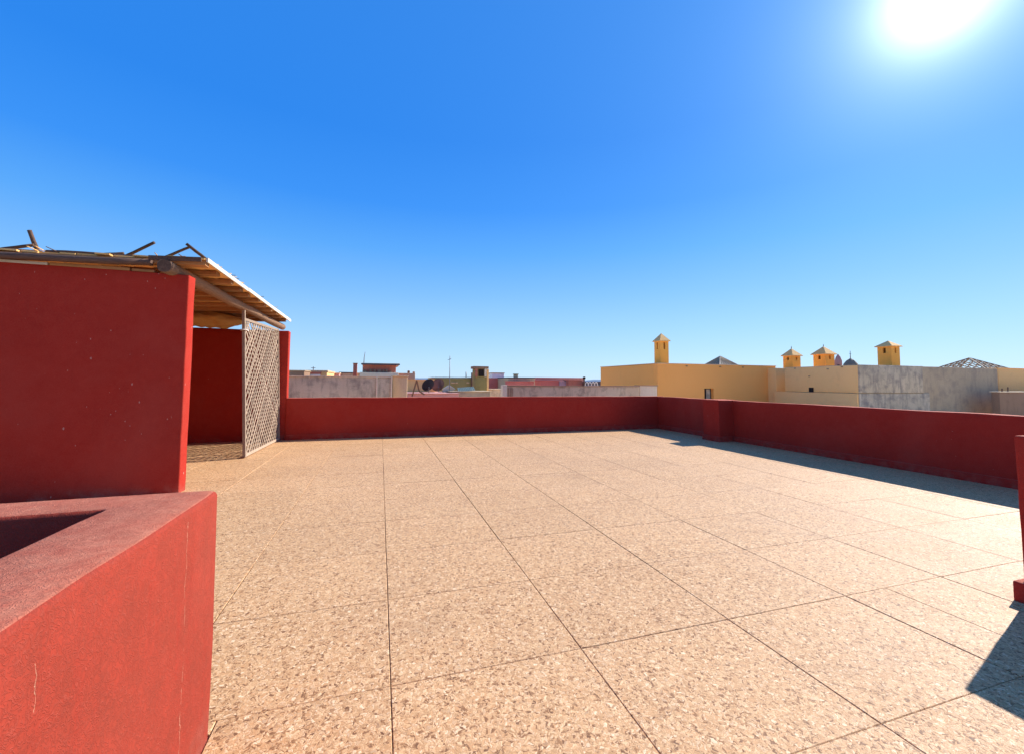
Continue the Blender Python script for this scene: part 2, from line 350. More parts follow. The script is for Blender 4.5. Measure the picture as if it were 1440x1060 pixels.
for i in range(-7, 9):
    for j in range(-6, 14):
        x0, x1, y0, y1 = OX+i*TX, OX+(i+1)*TX, OY+j*TY, OY+(j+1)*TY
        x0, x1, y0, y1 = max(x0, XL), min(x1, XR), max(y0, YN), min(y1, YB)
        if x1-x0 < .02 or y1-y0 < .02: continue
        if y0 < STY1 and y1 > STY0 and x0 < STX1:
            if y1 > STY1 and y0 < STY1:                  # tile cut round the stairwell
                put_tile(x0, min(x1, STX1), STY1, y1)
                if x1 > STX1: put_tile(STX1, x1, y0, y1)
                continue
            if x1 <= STX1:
                if y0 < STY0: put_tile(x0, x1, y0, STY0)
                continue
            x0 = STX1
        if i == 3 and j == 0:                              # a tile laid as two halves
            xm = atZ(1252.5, 829, 0).x; put_tile(x0, xm, y0, y1); put_tile(xm, x1, y0, y1); continue
        put_tile(x0, x1, y0, y1)
# ------------------------------------------------------------------ parapets
PH = 1.06
t = thing('parapet_wall', 'low red plastered parapet with a concrete grey wall right behind it', 'wall', (3.2, YB+.12, 0))
obj('wall', plaster_box(-2.3, XR+.24, YB, YB+.22, -.15, PH+.01), 'red', t)
obj('skirting', plaster_box(-2.28, XR-.004, YB-.018, YB+.05, -.012, .125, .006, .4, .002), 'red', t)
t = thing('parapet_wall', 'long low red parapet with a square pier facing the yellow house', 'wall', (XR+.12, 4.5, 0))
obj('wall', plaster_box(XR, XR+.22, YN, YB-.004, -.15, PH), 'red', t)
obj('skirting', plaster_box(XR-.02, XR+.05, YN, YB-.02, -.012, .13, .006, .4, .002), 'red', t)
p = obj('pier', plaster_box(8.40, XR+.2, 8.94, 9.51, -.1, PH+.012), 'red', t)
obj('skirting', plaster_box(8.382, XR-.022, 8.922, 9.528, -.012, .13, .006, .4, .002), 'red', p)
t = thing('low_wall', 'short low red wall with a stepped foot casting shade on the tiles', 'wall', (4.4, .4, 0))
obj('wall', plaster_box(4.325, 4.60, -1.2, 1.84, -.012, 1.145), 'red', t)
obj('skirting', plaster_box(4.27, 4.64, -1.22, 1.87, -.012, .135, .01, .4, .003), 'red', t)
# ------------------------------------------------------------------ stairwell enclosure
t = thing('stairwell_wall', 'thick low red wall around the stair opening with cracked sunlit side', 'wall', (-2, 0, 0))
SH = 1.026
def frame_mesh():
    bm = bmesh.new()
    xo0, xo1, yo0, yo1 = STX0, STX1, STY0, STY1; xi0, xi1, yi0, yi1 = STX0+.25, -.965, STY0+.25, 1.955
    O = [(xo0,yo0),(xo1,yo0),(xo1,yo1),(xo0,yo1)]; I = [(xi0,yi0),(xi1,yi0),(xi1,yi1),(xi0,yi1)]
    vo = [[bm.verts.new((x,y,z)) for x,y in O] for z in (-.012, SH)]; vi = [[bm.verts.new((x,y,z)) for x,y in I] for z in (-1.6, SH)]
    for k in range(4):
        l = (k+1)%4
        bm.faces.new((vo[0][k], vo[0][l], vo[1][l], vo[1][k])); bm.faces.new((vi[0][l], vi[0][k], vi[1][k], vi[1][l]))
        bm.faces.new((vo[1][k], vo[1][l], vi[1][l], vi[1][k])); bm.faces.new((vo[0][l], vo[0][k], vi[0][k], vi[0][l]))
    bmesh.ops.recalc_face_normals(bm, faces=bm.faces[:])
    bmesh.ops.bevel(bm, geom=[e for e in bm.edges if sum(v.co.z for v in e.verts)/2 > -.005], offset=.02, segments=3, affect='EDGES', profile=.5)
    for ax, vals in ((0, [-3+.25*i for i in range(10)]), (1, [-2.2+.25*i for i in range(18)]), (2, [.2,.4,.6,.8])):
        for q in vals:
            no = [0,0,0]; no[ax] = 1; co = [0,0,0]; co[ax] = q
            bmesh.ops.bisect_plane(bm, geom=bm.verts[:]+bm.edges[:]+bm.faces[:], plane_co=co, plane_no=no)
    for v in bm.verts:
        pp = v.co.copy(); v.co += noise.noise_vector(pp*1.7)*.007 + noise.noise_vector(pp*6)*.003
    for f in bm.faces: f.smooth = True
    return bm
obj('wall', frame_mesh(), 'redc', t)
obj('stair_landing', bbox(STX0+.1, STX1-.1, STY0+.1, STY1-.1, -.149, -.1), 'terr', t)
# ------------------------------------------------------------------ shelter: side walls, log beam, board roof
WY, WT = 6.78, 2.945
sh = thing('roof_shelter', 'red walled rooftop shelter with log beam and ragged board roof', 'shelter', (-4.3, 9.6, 0))
obj('side_wall', plaster_box(XL, -2.535, WY, WY+.21, -.012, WT, .016), 'redt', sh)['label'] = 'tall red wall with flaking white specks'
obj('end_wall', plaster_box(XL, -2.29, YB+.03, YB+.24, -.012, 2.79, .02), 'red', sh)
obj('rear_wall', plaster_box(XL-.2, XL-.005, WY, YB+.24, -.012, 2.9, .02), 'red', sh)
def log(name, a, b, r0, r1, mat, par, n=12, wob=.02, seed=0):
    bm = bmesh.new(); a = Vector(a); b = Vector(b); k = 9; pts = []; rr = []
    for i in range(k):
        f = i/(k-1); q = a.lerp(b, f)
        if 0 < i < k-1: q += noise.noise_vector(q*.9+Vector((seed,0,0)))*wob
        pts.append(q); rr.append((r0+(r1-r0)*f)*(1+.09*noise.noise(q*2.3+Vector((seed,5,0)))))
    tube(bm, pts, rr, n, rough=.12)
    return obj(name, bm, mat, par)
bo = log('front_beam', (-2.745, 6.60, 3.00), (-2.50, 12.42, 2.92), .088, .072, 'logw', sh, 14, .03, 1)
bm = bmesh.new(); ringc = Vector((-2.745, 6.598, 3.00)); tube(bm, [ringc+Vector((0,-.004,0)), ringc+Vector((0,.02,0))], .08, 14); obj('sawn_end', bm, 'pole', bo)
log('rear_beam', (-5.7, 6.8, 3.06), (-5.7, 12.4, 2.92), .08, .07, 'logw', sh, 12, .03, 2)
log('edge_log', (-6.3, 6.70, 2.955), (-2.93, 6.70, 3.055), .034, .046, 'logx', sh, 10, .02, 3)
# wall plate planks lying on the tall wall
for k, (a, b, h) in enumerate(((-6.2, -4.05, .03), (-4.03, -3.2, .035), (-3.18, -2.93, .03))):
    obj('wall_plate', bbox(a, b, WY-.01+.004*k, WY+.16, WT-.004, WT+h, bev=.004), 'fascia' if k == 0 else 'joist', sh)
RX = -2.33                                           # front edge of the roof
def roofz(y, x=-2.33): return 3.150 - .010*(y-6.75) + .040*(x+2.33)
y = 6.82; k = 0
while y < 12.4:                                      # planks across the shelter
    w = random.uniform(.13, .20); hgt = random.uniform(.05, .07)
    bm = bmesh.new(); e = RX-.02+random.uniform(-.06, .01)
    a = Vector((XL-.1, y+random.uniform(-.03,.03), roofz(y, XL-.1)-hgt/2)); b = Vector((e, y+random.uniform(-.03,.03), roofz(y, e)-hgt/2))
    bar(bm, a, b, w, hgt); obj('joist', bm, 'joist', sh); k += 1
    y += random.uniform(.46, .60)
x = RX-.005; k = 0
while x > XL-.2:                                     # roof boards along the shelter
    w = random.uniform(.16, .23); y0 = 6.72+random.uniform(-.05, .07); y1 = 12.40+random.uniform(-.08,.06)
    bm = bmesh.new()
    a = Vector((x-w/2, y0, roofz(y0, x-w/2)+.016)); b = Vector((x-w/2, y1, roofz(y1, x-w/2)+.016)); n_ = 7
    for i in range(n_):
        q0 = a.lerp(b, i/n_); q1 = a.lerp(b, (i+1)/n_)
        for q_ in (q0, q1): q_.z += .014*abs(noise.noise(Vector((x*3, q_.y*.6, 0))))
        bar(bm, q0, q1, w-.008, .020)
    obj('roof_board', bm, 'deck', sh); x -= w; k += 1
for k in range(3):                                   # bleached laths nailed along the front edge
    ya = 6.74+k*1.90; yb = ya+1.89; bm = bmesh.new(); bar(bm, (RX+.012+.004*(k%2), ya, roofz(ya)+.005+.006*(k%2)), (RX+.012, yb, roofz(yb)+.005), .022, .062); obj('edge_lath', bm, 'fascia', sh)
bm = bmesh.new(); bar(bm, (-2.95, 6.665, 3.108), (RX-.03, 6.672, 3.138), .02, .06); obj('edge_board', bm, 'pole', sh)
log('ridge_pole', (-6.3, 6.82, 3.035), (-4.15, 6.84, 3.115), .026, .022, 'logx', sh, 8, .02, 8)
log('ridge_pole', (-4.1, 6.83, 3.12), (-2.6, 6.82, 3.19), .024, .018, 'logx', sh, 8, .03, 9)
for k in range(22):
    if k < 17: yy = random.uniform(6.8, 12.3); p0 = Vector((RX-random.uniform(.3, .7), yy, roofz(yy)+.028)); p1 = Vector((RX+random.uniform(-.02, .07), yy+random.uniform(-.12, .12), roofz(yy)+.035+random.uniform(-.004, .03)))
    else: xx = random.uniform(-5.2, -2.5); p0 = Vector((xx, 7.2, roofz(7.2, xx)+.03)); p1 = Vector((xx+random.uniform(-.15, .15), 6.66+random.uniform(-.03, .06), roofz(6.7, xx)+.034+random.uniform(0, .03)))
    bm = bmesh.new(); tube(bm, [p0, p0.lerp(p1, .5)+Vector((0, 0, .008)), p1], [.008, .007, .005], 6); obj('cane', bm, 'deck' if k % 3 else 'logx', sh)
# bundled canvas slung under the roof at the far end
cv = thing('canvas_bundle', 'sagging tan canvas slung under the shelter roof by the end wall', 'canvas', (-4.0, 11.1, 2.9))
bm = bmesh.new(); rings = []
for i in range(61):
    f = i/60; x = -5.9+f*2.9; cy = 11.05+.05*noise.noise(Vector((x*1.3, 0, 0)))
    end = min(1, (1-f)*7)**.5*min(1, f*7+.15)**.5
    ring = []
    for k in range(28):
        a = 2*math.pi*k/28
        wr = 1+.30*noise.noise(Vector((x*3.2, math.cos(a)*1.5, math.sin(a)*1.5)))+.22*abs(noise.noise(Vector((x*4.5+3, math.cos(a)*2.2, math.sin(a)*2.2))))+.12*noise.noise(Vector((x*11, math.cos(a)*4, math.sin(a)*4)))
        zz = math.sin(a)*.20*wr*end; sag = -.03*math.sin(f*math.pi*2.3)
        ring.append(bm.verts.new((x, cy+math.cos(a)*.36*wr*end, 2.885+sag+(zz if zz < 0 else zz*.62))))
    rings.append(ring)
for a, b in zip(rings, rings[1:]):
    for k in range(28): bm.faces.new((a[k], a[(k+1)%28], b[(k+1)%28], b[k])).smooth = True
bm.faces.new(rings[0]); bm.faces.new(rings[-1])
obj('cloth', bm, 'canvas', cv)
for sx in (-5.2, -4.3):
    bm = bmesh.new(); tube(bm, [(sx, 11.05+.40*math.cos(a), 2.885+.215*math.sin(a)*(1 if math.sin(a) < 0 else .7)) for a in [math.pi*2*k/24 for k in range(25)]], .007, 6); obj('tie_rope', bm, 'pole', cv)
# loose sticks lying and leaning on the roof
def stick(px0, px1, Y0, Y1, r, label):
    a = atY(*px0, Y0); b = atY(*px1, Y1)
    o = thing('roof_stick', label, 'stick', a, 'loose sticks on the shelter roof')
    bm = bmesh.new(); tube(bm, [a.lerp(b, i/5)+noise.noise_vector(a*3+Vector((i,0,0)))*.004 for i in range(6)], [r*(1-.12*i/5) for i in range(6)], 8, rough=.15)
    obj('pole', bm, 'pole', o)
stick((56, 362), (41, 324), 7.05, 7.0, .027, 'upright dark stick with another stick leaning on it')
stick((-22, 354), (48, 345), 7.0, 7.0, .024, 'nearly level dark stick leaning against the upright stick')
stick((113, 359.5), (174, 356.5), 6.98, 6.98, .020, 'thin dark stick lying almost flat on the roof')
stick((170, 364), (217, 341.5), 7.1, 7.0, .022, 'dark stick jutting up at a slant beside the flat stick')
stick((228, 364), (267, 347.5), 7.1, 7.05, .021, 'dark stick leaning towards the crossed tip above log beam')
stick((296, 370), (262, 343), 7.1, 6.98, .022, 'dark stick rising from the roof corner with crossed tip')
# ------------------------------------------------------------------ lattice screen
lt = thing('lattice_screen', 'bleached diagonal lattice screen leaning in the shelter opening', 'lattice', (-2.47, 10.8, 0))
NB, FB, NT_, FT = Vector((-2.50, 9.50, .02)), Vector((-2.43, 12.06, .02)), Vector((-2.605, 9.50, 2.74)), Vector((-2.535, 12.03, 2.82))
def q(u, v, w=0): return NB.lerp(FB, u).lerp(NT_.lerp(FT, u), v) + Vector((w, 0, 0))
LW, LH = 2.56, 2.75
def lath(x0, z0, x1, z1, w, t0, t1, mat, name):
    d = Vector((x1-x0, z1-z0)).normalized(); s = Vector((-d.y, d.x))*w/2
    bm = bmesh.new(); vs = []
    for off in (t0, t1):
        for (px, pz) in ((x0-s.x, z0-s.y), (x0+s.x, z0+s.y), (x1+s.x, z1+s.y), (x1-s.x, z1-s.y)): vs.append(bm.verts.new(q(px/LW, pz/LH, off)))
    for f in ((0,3,2,1),(4,5,6,7),(0,1,5,4),(1,2,6,5),(2,3,7,6),(3,0,4,7)): bm.faces.new([vs[i] for i in f])
    obj(name, bm, mat, lt)
for sgn in (1, -1):
    c0 = -LH if sgn > 0 else 0; c1 = LW if sgn > 0 else LW+LH; c = c0+.07
    while c < c1-.05:
        cc = c+random.uniform(-.022, .022); tilt = random.uniform(-.05, .05)
        # line z = sgn*(x-cc) inside the frame
        pts = []
        for zz in (.03, LH-.02): 
            xx = cc+sgn*zz
            if .02 <= xx <= LW-.02: pts.append((xx, zz))
        for xx in (.02, LW-.02):
            zz = sgn*(xx-cc)
            if .03 < zz < LH-.02: pts.append((xx, zz))
        if len(pts) >= 2:
            (xa, za), (xb, zb) = pts[0], pts[1]
            if math.hypot(xb-xa, zb-za) > .1 and random.random() > .02:
                lath(xa, za, xb, min(LH-.01, max(.02, zb+tilt)), random.uniform(.032, .042), *((.002, .011) if sgn > 0 else (-.010, -.001)), 'lath', 'lattice_slat')
        c += .160
lath(0, .0, 0, LH+.22, .055, -.025, .025, 'frame', 'frame_stile'); lath(LW, .0, LW, LH+.0, .05, -.025, .025, 'frame', 'frame_stile')
lath(.03, .03, LW-.03, .03, .055, -.02, .02, 'frame', 'frame_rail'); lath(.03, LH-.03, LW-.03, LH-.03, .05, -.02, .02, 'frame', 'frame_rail')
bm = bmesh.new()
for zz in (2.50,): 
    c_ = q(0, zz/LH); tube(bm, [c_+Vector((-.05,-.05,0)), c_+Vector((.05,-.04,.004)), c_+Vector((.06,.06,0)), c_+Vector((-.05,.05,0))], .012, 6)
obj('wire_tie', bm, 'white', lt)
# ------------------------------------------------------------------ neighbouring roofs
def span(x0, x1, yt, Y, xt=None):
    a = atY(x0, yt, Y); b = atY(x1, yt, Y); return a.x, b.x, (a.z+b.z)/2
def house(name, label, cat, mats, x0, x1, yt, Y, depth, coping=None, group=None, capm=None):
    X0, X1, z = span(x0, x1, yt, Y)
    t = thing(name, label, cat, ((X0+X1)/2, Y+depth/2, GZ), group)
    obj('wall', plaster_box(X0, X1, Y, Y+depth, GZ, z, .02, 1.2, .012), mats, t)
    if coping: obj('coping', plaster_box(X0-.04, X1+.04, Y-.04, Y+depth+.04, z-.004, z+coping, .012, 1.2, .006), capm or mats, t)
    return t, X0, X1, z
# cement house straight behind the back parapet
t, X0, X1, z = house('cement_house', 'mottled grey cement wall with pale vertical strips behind the back parapet', 'wall', 'grey', 372, 551, 529.5, 15.2, 1.6)
obj('coping', bbox(X0-.02, X1+.02, 15.165, 16.82, z-.002, z+.022, bev=.005), 'pale', t)
for px in (530, 550.5):
    c_ = atY(px, 540, 15.2); obj('drain_pipe', bbox(c_.x-.025, c_.x+.025, 15.14, 15.215, GZ, z-.004, bev=.01), 'pale', t)
t, X0, X1, z = house('tan_house', 'narrow tan plastered wall at the end of the grey cement wall', 'wall', 'tan', 552.5, 573, 529.3, 15.5, 1.2, .03)
t, X0, X1, z = house('flat_roof_house', 'plain grey flat roofed hut peeking over the grey cement wall', 'hut', 'brown', 385, 428, 521.5, 24, 4, .05, capm='dull')
t, X0, X1, z = house('flat_roof_house', 'cream hut with a white shutter and terracotta band over cement wall', 'hut', 'cream', 428.6, 460, 523, 26, 4, .10, capm='tan')
a = atY(431, 524, 26); b = atY(452, 524, 26)
obj('band', bbox(a.x, b.x, 25.93, 26.02, z-.12, z+.0), 'brick', t); obj('shutter', bbox(a.x, b.x-.05, 25.95, 26.02, z-1.3, z-.122), 'white', t)
c_ = atY(440.5, 521, 27); bm = bmesh.new(); bar(bm, (c_.x, 27, z), (c_.x, 27, z+.32), .04, .04); bar(bm, (c_.x-.12, 27, z+.25), (c_.x+.12, 27, z+.25), .03, .03); obj('antenna', bm, 'metal', t)
house('flat_roof_house', 'low terracotta pink wall beside the cream hut', 'hut', 'pink', 460.8, 477, 525, 30, 4, .05, capm='pale')
house('flat_roof_house', 'low dark grey wall running up to the slim brick chimney', 'hut', 'dull', 477.5, 499, 524.5, 31, 4, .06, capm='darkroof')
def chimney(name, label, x0, x1, yt, yb, Y, mat, capm, side=None):
    a = atY(x0, yt, Y); b = atY(x1, yb, Y); w = b.x-a.x
    t = thing(name, label, 'chimney', ((a.x+b.x)/2, Y+w/2, b.z))
    obj('shaft', plaster_box(a.x, b.x, Y, Y+w, b.z, a.z-.2*w, .012, .5, .006), mat, t)
    obj('cap', plaster_box(a.x-.12*w, b.x+.12*w, Y-.12*w, Y+1.12*w, a.z-.2*w-.002, a.z, .012, .5, .006), capm, t)
    return t, a, b
chimney('chimney', 'slim brick chimney standing beside the brick red hut', 496.8, 501.8, 510.5, 534, 27, 'brick', 'brown')
house('flat_roof_house', 'small bright yellow wall between the brick chimney and red hut', 'hut', 'cream', 500.5, 508, 524, 27.9, 2)
# brick red hut with overhanging slab
t, X0, X1, z = house('brick_hut', 'brick red roof hut with thin overhanging slab and whip antenna', 'hut', 'brick', 510, 557, 513, 23, 3.2)
obj('roof_slab', plaster_box(X0-.06, X1+.18, 22.8, 26.4, z-.004, z+.07, .01, .6, .006), 'pale', t)
obj('fascia', bbox(X0-.065, X1+.185, 22.77, 22.806, z-.02, z+.045), 'darkroof', t)
for k in range(7):
    c_ = atY(515+k*6+random.uniform(-2,2), 522, 22.98); h_ = random.uniform(.05,.22); w_ = random.uniform(.04, .09)
    obj('rubble_block', bbox(c_.x-w_, c_.x+w_, 22.85, 22.99, atY(520, 525.4, 23).z+.07, atY(520, 525.4, 23).z+.07+h_, bev=.01), 'brown', t)
a = atY(511.5, 511, 23); bm = bmesh.new(); tube(bm, [(a.x, 23.1, z), (a.x+.01, 23.1, z+.35), (a.x+.05, 23.1, z+.66)], [.022, .016, .008], 6); obj('whip_antenna', bm, 'rust', t)
zz = atY(520, 525.4, 23).z; obj('ledge', plaster_box(X0-.12, X1+.12, 22.7, 23.1, GZ, zz+.066, .015, .8, .01), 'pale', t)
t, X0, X1, z = house('flat_roof_house', 'sandy plaster hut with broken corner right of the brick red hut', 'hut', 'tan', 558.5, 584, 524.5, 26, 3)
a = atY(575, 522, 26); obj('vent', plaster_box(a.x-.07, a.x+.07, 26.1, 26.24, z-.01, z+.15, .03, .1, .01), 'brown', t)
a = atY(582, 522, 26); obj('broken_corner', plaster_box(a.x-.06, a.x+.07, 26, 26.3, z-.01, z+.10, .02, .1, .02), 'tan', t)
t, X0, X1, z = house('low_terrace_wall', 'pale sandy wall behind the steel trestle and the dark dish', 'wall', 'cream', 573.5, 612, 534, 20.5, .3, .02)
# trestle
t = thing('steel_trestle', 'rusty bent steel trestle leg leaning by the tan wall', 'trestle', atY(584, 556, 16.4))
for pa, pb in (((579.5, 557), (586, 534.5)), ((586, 534.5), (589.5, 550)), ((589.5, 550), (597, 554.5))):
    bm = bmesh.new(); bar(bm, atY(*pa, 16.4), atY(*pb, 16.4), .05, .05); obj('leg', bm, 'rust', t)
def dish(label, px, py, rp, Y, yaw, tilt, mat):
    c_ = atY(px, py, Y); r = rp/FPX*Y*1.05
    t = thing('satellite_dish', label, 'satellite dish', (c_.x, Y, c_.z-r*1.5), 'satellite dishes on the far roofs')
    R = Matrix.Rotation(yaw, 3, 'Z') @ Matrix.Rotation(tilt, 3, 'X')
    bm = bmesh.new(); rings = []
    for i in range(7):
        f = i/6; rings.append([bm.verts.new(c_ + R @ Vector((r*f*math.cos(a), -.32*r*f*f, r*1.08*f*math.sin(a)))) for a in [2*math.pi*k/28 for k in range(28)]] if i else [bm.verts.new(c_)])
    for k in range(28): bm.faces.new((rings[0][0], rings[1][k], rings[1][(k+1)%28])).smooth = True
    for a, b in zip(rings[1:], rings[2:]):
        for k in range(28): bm.faces.new((a[k], a[(k+1)%28], b[(k+1)%28], b[k])).smooth = True
    bmesh.ops.solidify(bm, geom=bm.faces[:], thickness=.012)
    obj('reflector', bm, mat, t)
    bm = bmesh.new(); tube(bm, [c_+R @ Vector((0,-.02,-r)), c_+R @ Vector((0,-.8*r,-.25*r))], .012, 6); e = c_+R @ Vector((0,-.8*r,-.2*r)); tube(bm, [e, e+R @ Vector((0,.1*r,.14*r))], .03, 8); obj('feed_arm', bm, 'metal', t)
    bm = bmesh.new(); tube(bm, [c_+R @ Vector((0,.05,-.1*r)), Vector((c_.x+.02, Y+.12, c_.z-.35*r)), Vector((c_.x+.02, Y+.12, c_.z-r*1.5-.6))], .022, 8); obj('mast', bm, 'metal', t)
dish('round dark blue satellite dish seen from behind over the parapet', 603, 542.5, 8.5, 19, math.radians(200), math.radians(-28), 'dish')
dish('faded pinkish brown satellite dish next to the dark blue dish', 616.5, 542, 8.6, 20, math.radians(190), math.radians(-25), 'dish2')
house('satellite_roof', 'pinkish flat roof edge under the two satellite dishes', 'roof', 'pink', 574, 645, 553.5, 18.2, 3.2, .03)
# olive house and its chimney
t, X0, X1, z = house('olive_house', 'olive green rendered house with mossy top behind the wire mast', 'house', 'olive', 612, 672, 532, 23, 3.5)
obj('coping', plaster_box(X0-.03, X1+.03, 22.95, 26.5, z-.004, z+.07, .015, .5, .02), 'sheet', t)
for px, wd in ((637, 5), (642, 3), (658, 4)):
    c_ = atY(px, 538, 23); obj('loose_render', bbox(c_.x-.02*wd, c_.x+.02*wd, 22.96, 23.01, c_.z-.04, c_.z+.03, bev=.01), 'tan', t)
a = atY(655.5, 523, 23.4); bm = bmesh.new(); tube(bm, [(a.x, 23.4, z), (a.x, 23.4, a.z)], .03, 8); obj('vent_pipe', bm, 'metal', t)
a = atY(663.6, 524, 22.9); bm = bmesh.new(); tube(bm, [(a.x, 22.9, z-.7), (a.x, 22.9, a.z)], .045, 8); obj('flue_pipe', bm, 'rust', t)
# gabled small box
t = thing('gabled_vent', 'small pinkish gabled vent hood at the foot of the mast', 'vent', atY(631, 552, 19.8))
a = atY(623.5, 551, 19.8); b = atY(639, 551, 19.8); ap = atY(632, 541.8, 19.8); zm = atY(632, 547, 19.8).z
bm = bmesh.new(); fr = [(a.x, a.z-.4), (b.x, a.z-.4), (b.x, zm), (ap.x, ap.z), (a.x, zm)]
v0 = [bm.verts.new((x_, 19.8, z_)) for x_, z_ in fr]; v1 = [bm.verts.new((x_, 20.3, z_)) for x_, z_ in fr]; bm.faces.new(v0); bm.faces.new(v1[::-1])
for k in range(5): bm.faces.new((v0[k], v0[(k+1)%5], v1[(k+1)%5], v1[k]))
obj('hood', bm, 'pale', t)
bm = bmesh.new(); bar(bm, (ap.x-.02, 19.77, ap.z+.01), (b.x+.03, 19.77, zm+.0), .06, .03); obj('verge', bm, 'white', t)
t = thing('wire_mast', 'tall thin grey metal mast rising from the roofs', 'mast', atY(632, 552, 19.4))
a = atY(632, 553, 19.4); b = atY(632, 500.5, 19.4); bm = bmesh.new(); tube(bm, [(a.x, 19.4, a.z-.3), (a.x, 19.4, b.z)], [.022, .014], 8); obj('pole', bm, 'metal', t)
bm = bmesh.new(); bar(bm, (a.x-.10, 19.4, b.z-.2), (a.x+.06, 19.4, b.z-.12), .02, .02); obj('cross_arm', bm, 'metal', t)
t = thing('roof_sheet', 'pale green corrugated sheet lying in front of the ochre chimney', 'roof sheet', atY(656, 549, 19))
a = atY(644, 547.5, 19); b = atY(668, 545.5, 19)
bm = bmesh.new(); n_ = 40; top = []; bot = []
for i in range(n_+1):
    f = i/n_; x_ = a.x+(b.x-a.x)*f; zz = a.z+(b.z-a.z)*f+.012*math.sin(i*1.57)
    top.append(bm.verts.new((x_+.1, 19.8, zz+.07))); bot.append(bm.verts.new((x_, 18.9, zz-.09)))
for i in range(n_): bm.faces.new((bot[i], bot[i+1], top[i+1], top[i]))
bmesh.ops.solidify(bm, geom=bm.faces[:], thickness=.01); obj('sheet', bm, 'sheet', t)
house('low_terrace_wall', 'low brownish pink wall under the pale green roof sheet', 'wall', 'dull', 634, 690, 550.5, 18.7, 1.4, .02)
t, a, b = chimney('ochre_chimney', 'stout olive ochre chimney with dark hollow hood', 668, 684.5, 515, 553, 20.5, 'olive', 'brown')
w = b.x-a.x; hz0 = atY(676, 529, 20.5).z; hz1 = a.z-.2*w
obj('flue_opening_dark', bbox(a.x+.30*w, a.x+.72*w, 20.455, 20.52, hz0, hz1-.03), 'dark', t)  # black block painted in for the shade inside the hood
for fx in (.10, .86): obj('hood_post', bbox(a.x+(fx-.09)*w, a.x+(fx+.09)*w, 20.43, 20.52, hz0-.02, hz1-.004, bev=.01), 'brick' if fx < .5 else 'pale', t)
obj('painted_lit_face', plaster_box(b.x-.003, b.x+.10, 20.49, 20.5+w, b.z, hz1-.02, .01, .5, .006), 'cream', t)  # sunlit side put into the colour: cream slab on the olive shaft
# row of far red and pale houses
t, X0, X1, z = house('flat_roof_house', 'white grey box hut standing on the far red house', 'hut', 'white', 692, 709, 525, 36, 3, .07, capm='dull')
house('flat_roof_house', 'far rose red wall below the white box hut', 'house', 'redfar', 684, 716, 532, 33, 2.5, .05, capm='pink')
house('flat_roof_house', 'far grey wall with slate dark roof edge and small ochre chimney', 'house', 'dull', 715, 752, 531.7, 30, 3, .06, capm='darkroof')
house('flat_roof_house', 'dark maroon wall stepped in front of the far grey wall', 'house', 'redfar', 715.5, 751, 536.3, 29, .9, .03)
chimney('chimney', 'tiny ochre chimney pot above the far slate dark roof edge', 723.5, 728.5, 525.5, 533, 30.6, 'tan', 'olive')
house('flat_roof_house', 'far pale pink wall along the skyline', 'house', 'pink', 754, 821, 532.5, 33, 3, .10, capm='pink')
house('flat_roof_house', 'far crimson wall below the pale pink skyline wall', 'house', 'redfar', 752, 786, 535.3, 31, 1, .03)
house('flat_roof_house', 'far mauve wall between the crimson and orange walls', 'house', 'mauve', 786.5, 799.5, 536.4, 31, 1, .03)
house('flat_roof_house', 'far orange red wall next to the mauve wall', 'house', 'brick', 800, 819, 534.6, 30.5, 1, .03)
a = atY(821.5, 529.5, 30); b = atY(821.5, 542, 30); t = thing('vent_stack', 'dark vent stack with round cap on the skyline', 'vent', (a.x, 30, b.z-.5))
bm = bmesh.new(); tube(bm, [(a.x, 30, b.z-.5), (a.x, 30, a.z-.15)], .06, 8); obj('stack', bm, 'rust', t); bm = bmesh.new(); tube(bm, [(a.x, 30, a.z-.17), (a.x, 30, a.z-.05), (a.x, 30, a.z)], [.11, .11, .04], 10); obj('cap', bm, 'dark', t)
t = thing('arched_balustrade', 'white arched balustrade beside the yellow house', 'balustrade', atY(833, 542, 26))
a = atY(823, 541, 26)
for k in range(4):
    cx_ = a.x+.12+k*.235; bm = bmesh.new(); tube(bm, [(cx_+.115*math.cos(s_), 26, a.z-.05+.24*math.sin(s_)) for s_ in [math.pi*j/10 for j in range(11)]], .03, 6); obj('arch', bm, 'white', t)
obj('rail', bbox(a.x-.02, a.x+1.0, 25.94, 26.06, a.z-.6, a.z-.04, bev=.01), 'white', t)
house('flat_roof_house', 'low slate dark roof between the arches and yellow house', 'house', 'darkroof', 834, 846, 536, 29, 2)
house('flat_roof_house', 'low tan rubble wall right of the ochre chimney', 'wall', 'stained', 686, 712, 547.5, 22, 1, .03)
# stained wall
t, X0, X1, z = house('stained_wall', 'long low stained tan wall with dark coping in front of yellow house', 'wall', 'stained', 709, 899, 543.2, 14.6, .24)
obj('coping', plaster_box(X0-.03, X1+.02, 14.57, 14.87, z-.003, z+.03, .01, .4, .008), 'brown', t)
obj('end_post', plaster_box(X0-.05, X0+.10, 14.56, 14.88, GZ, z+.045, .01, .4, .006), 'pale', t)
for k in range(3): obj('upright_slot', bbox(X0+.14+.07*k, X0+.17+.07*k, 14.585, 14.61, z-.9, z-.06), 'brown', t)
house('stained_wall', 'short pale stained wall at the foot of the yellow house', 'wall', 'pale', 899.5, 924, 542.2, 14.75, .3, .02, capm='brown')
# ------------------------------------------------------------------ yellow house
YC = 18.8; c_ = atY(924.5, 511.5, YC); XC = c_.x; ZY = c_.z; XE = atY(1090.5, 515, YC).x; YF = atX(844.5, 516.5, XC).y
yh = thing('yellow_house', 'large plain ochre yellow house with one small window', 'house', ((XC+XE)/2, (YC+YF)/2, GZ))
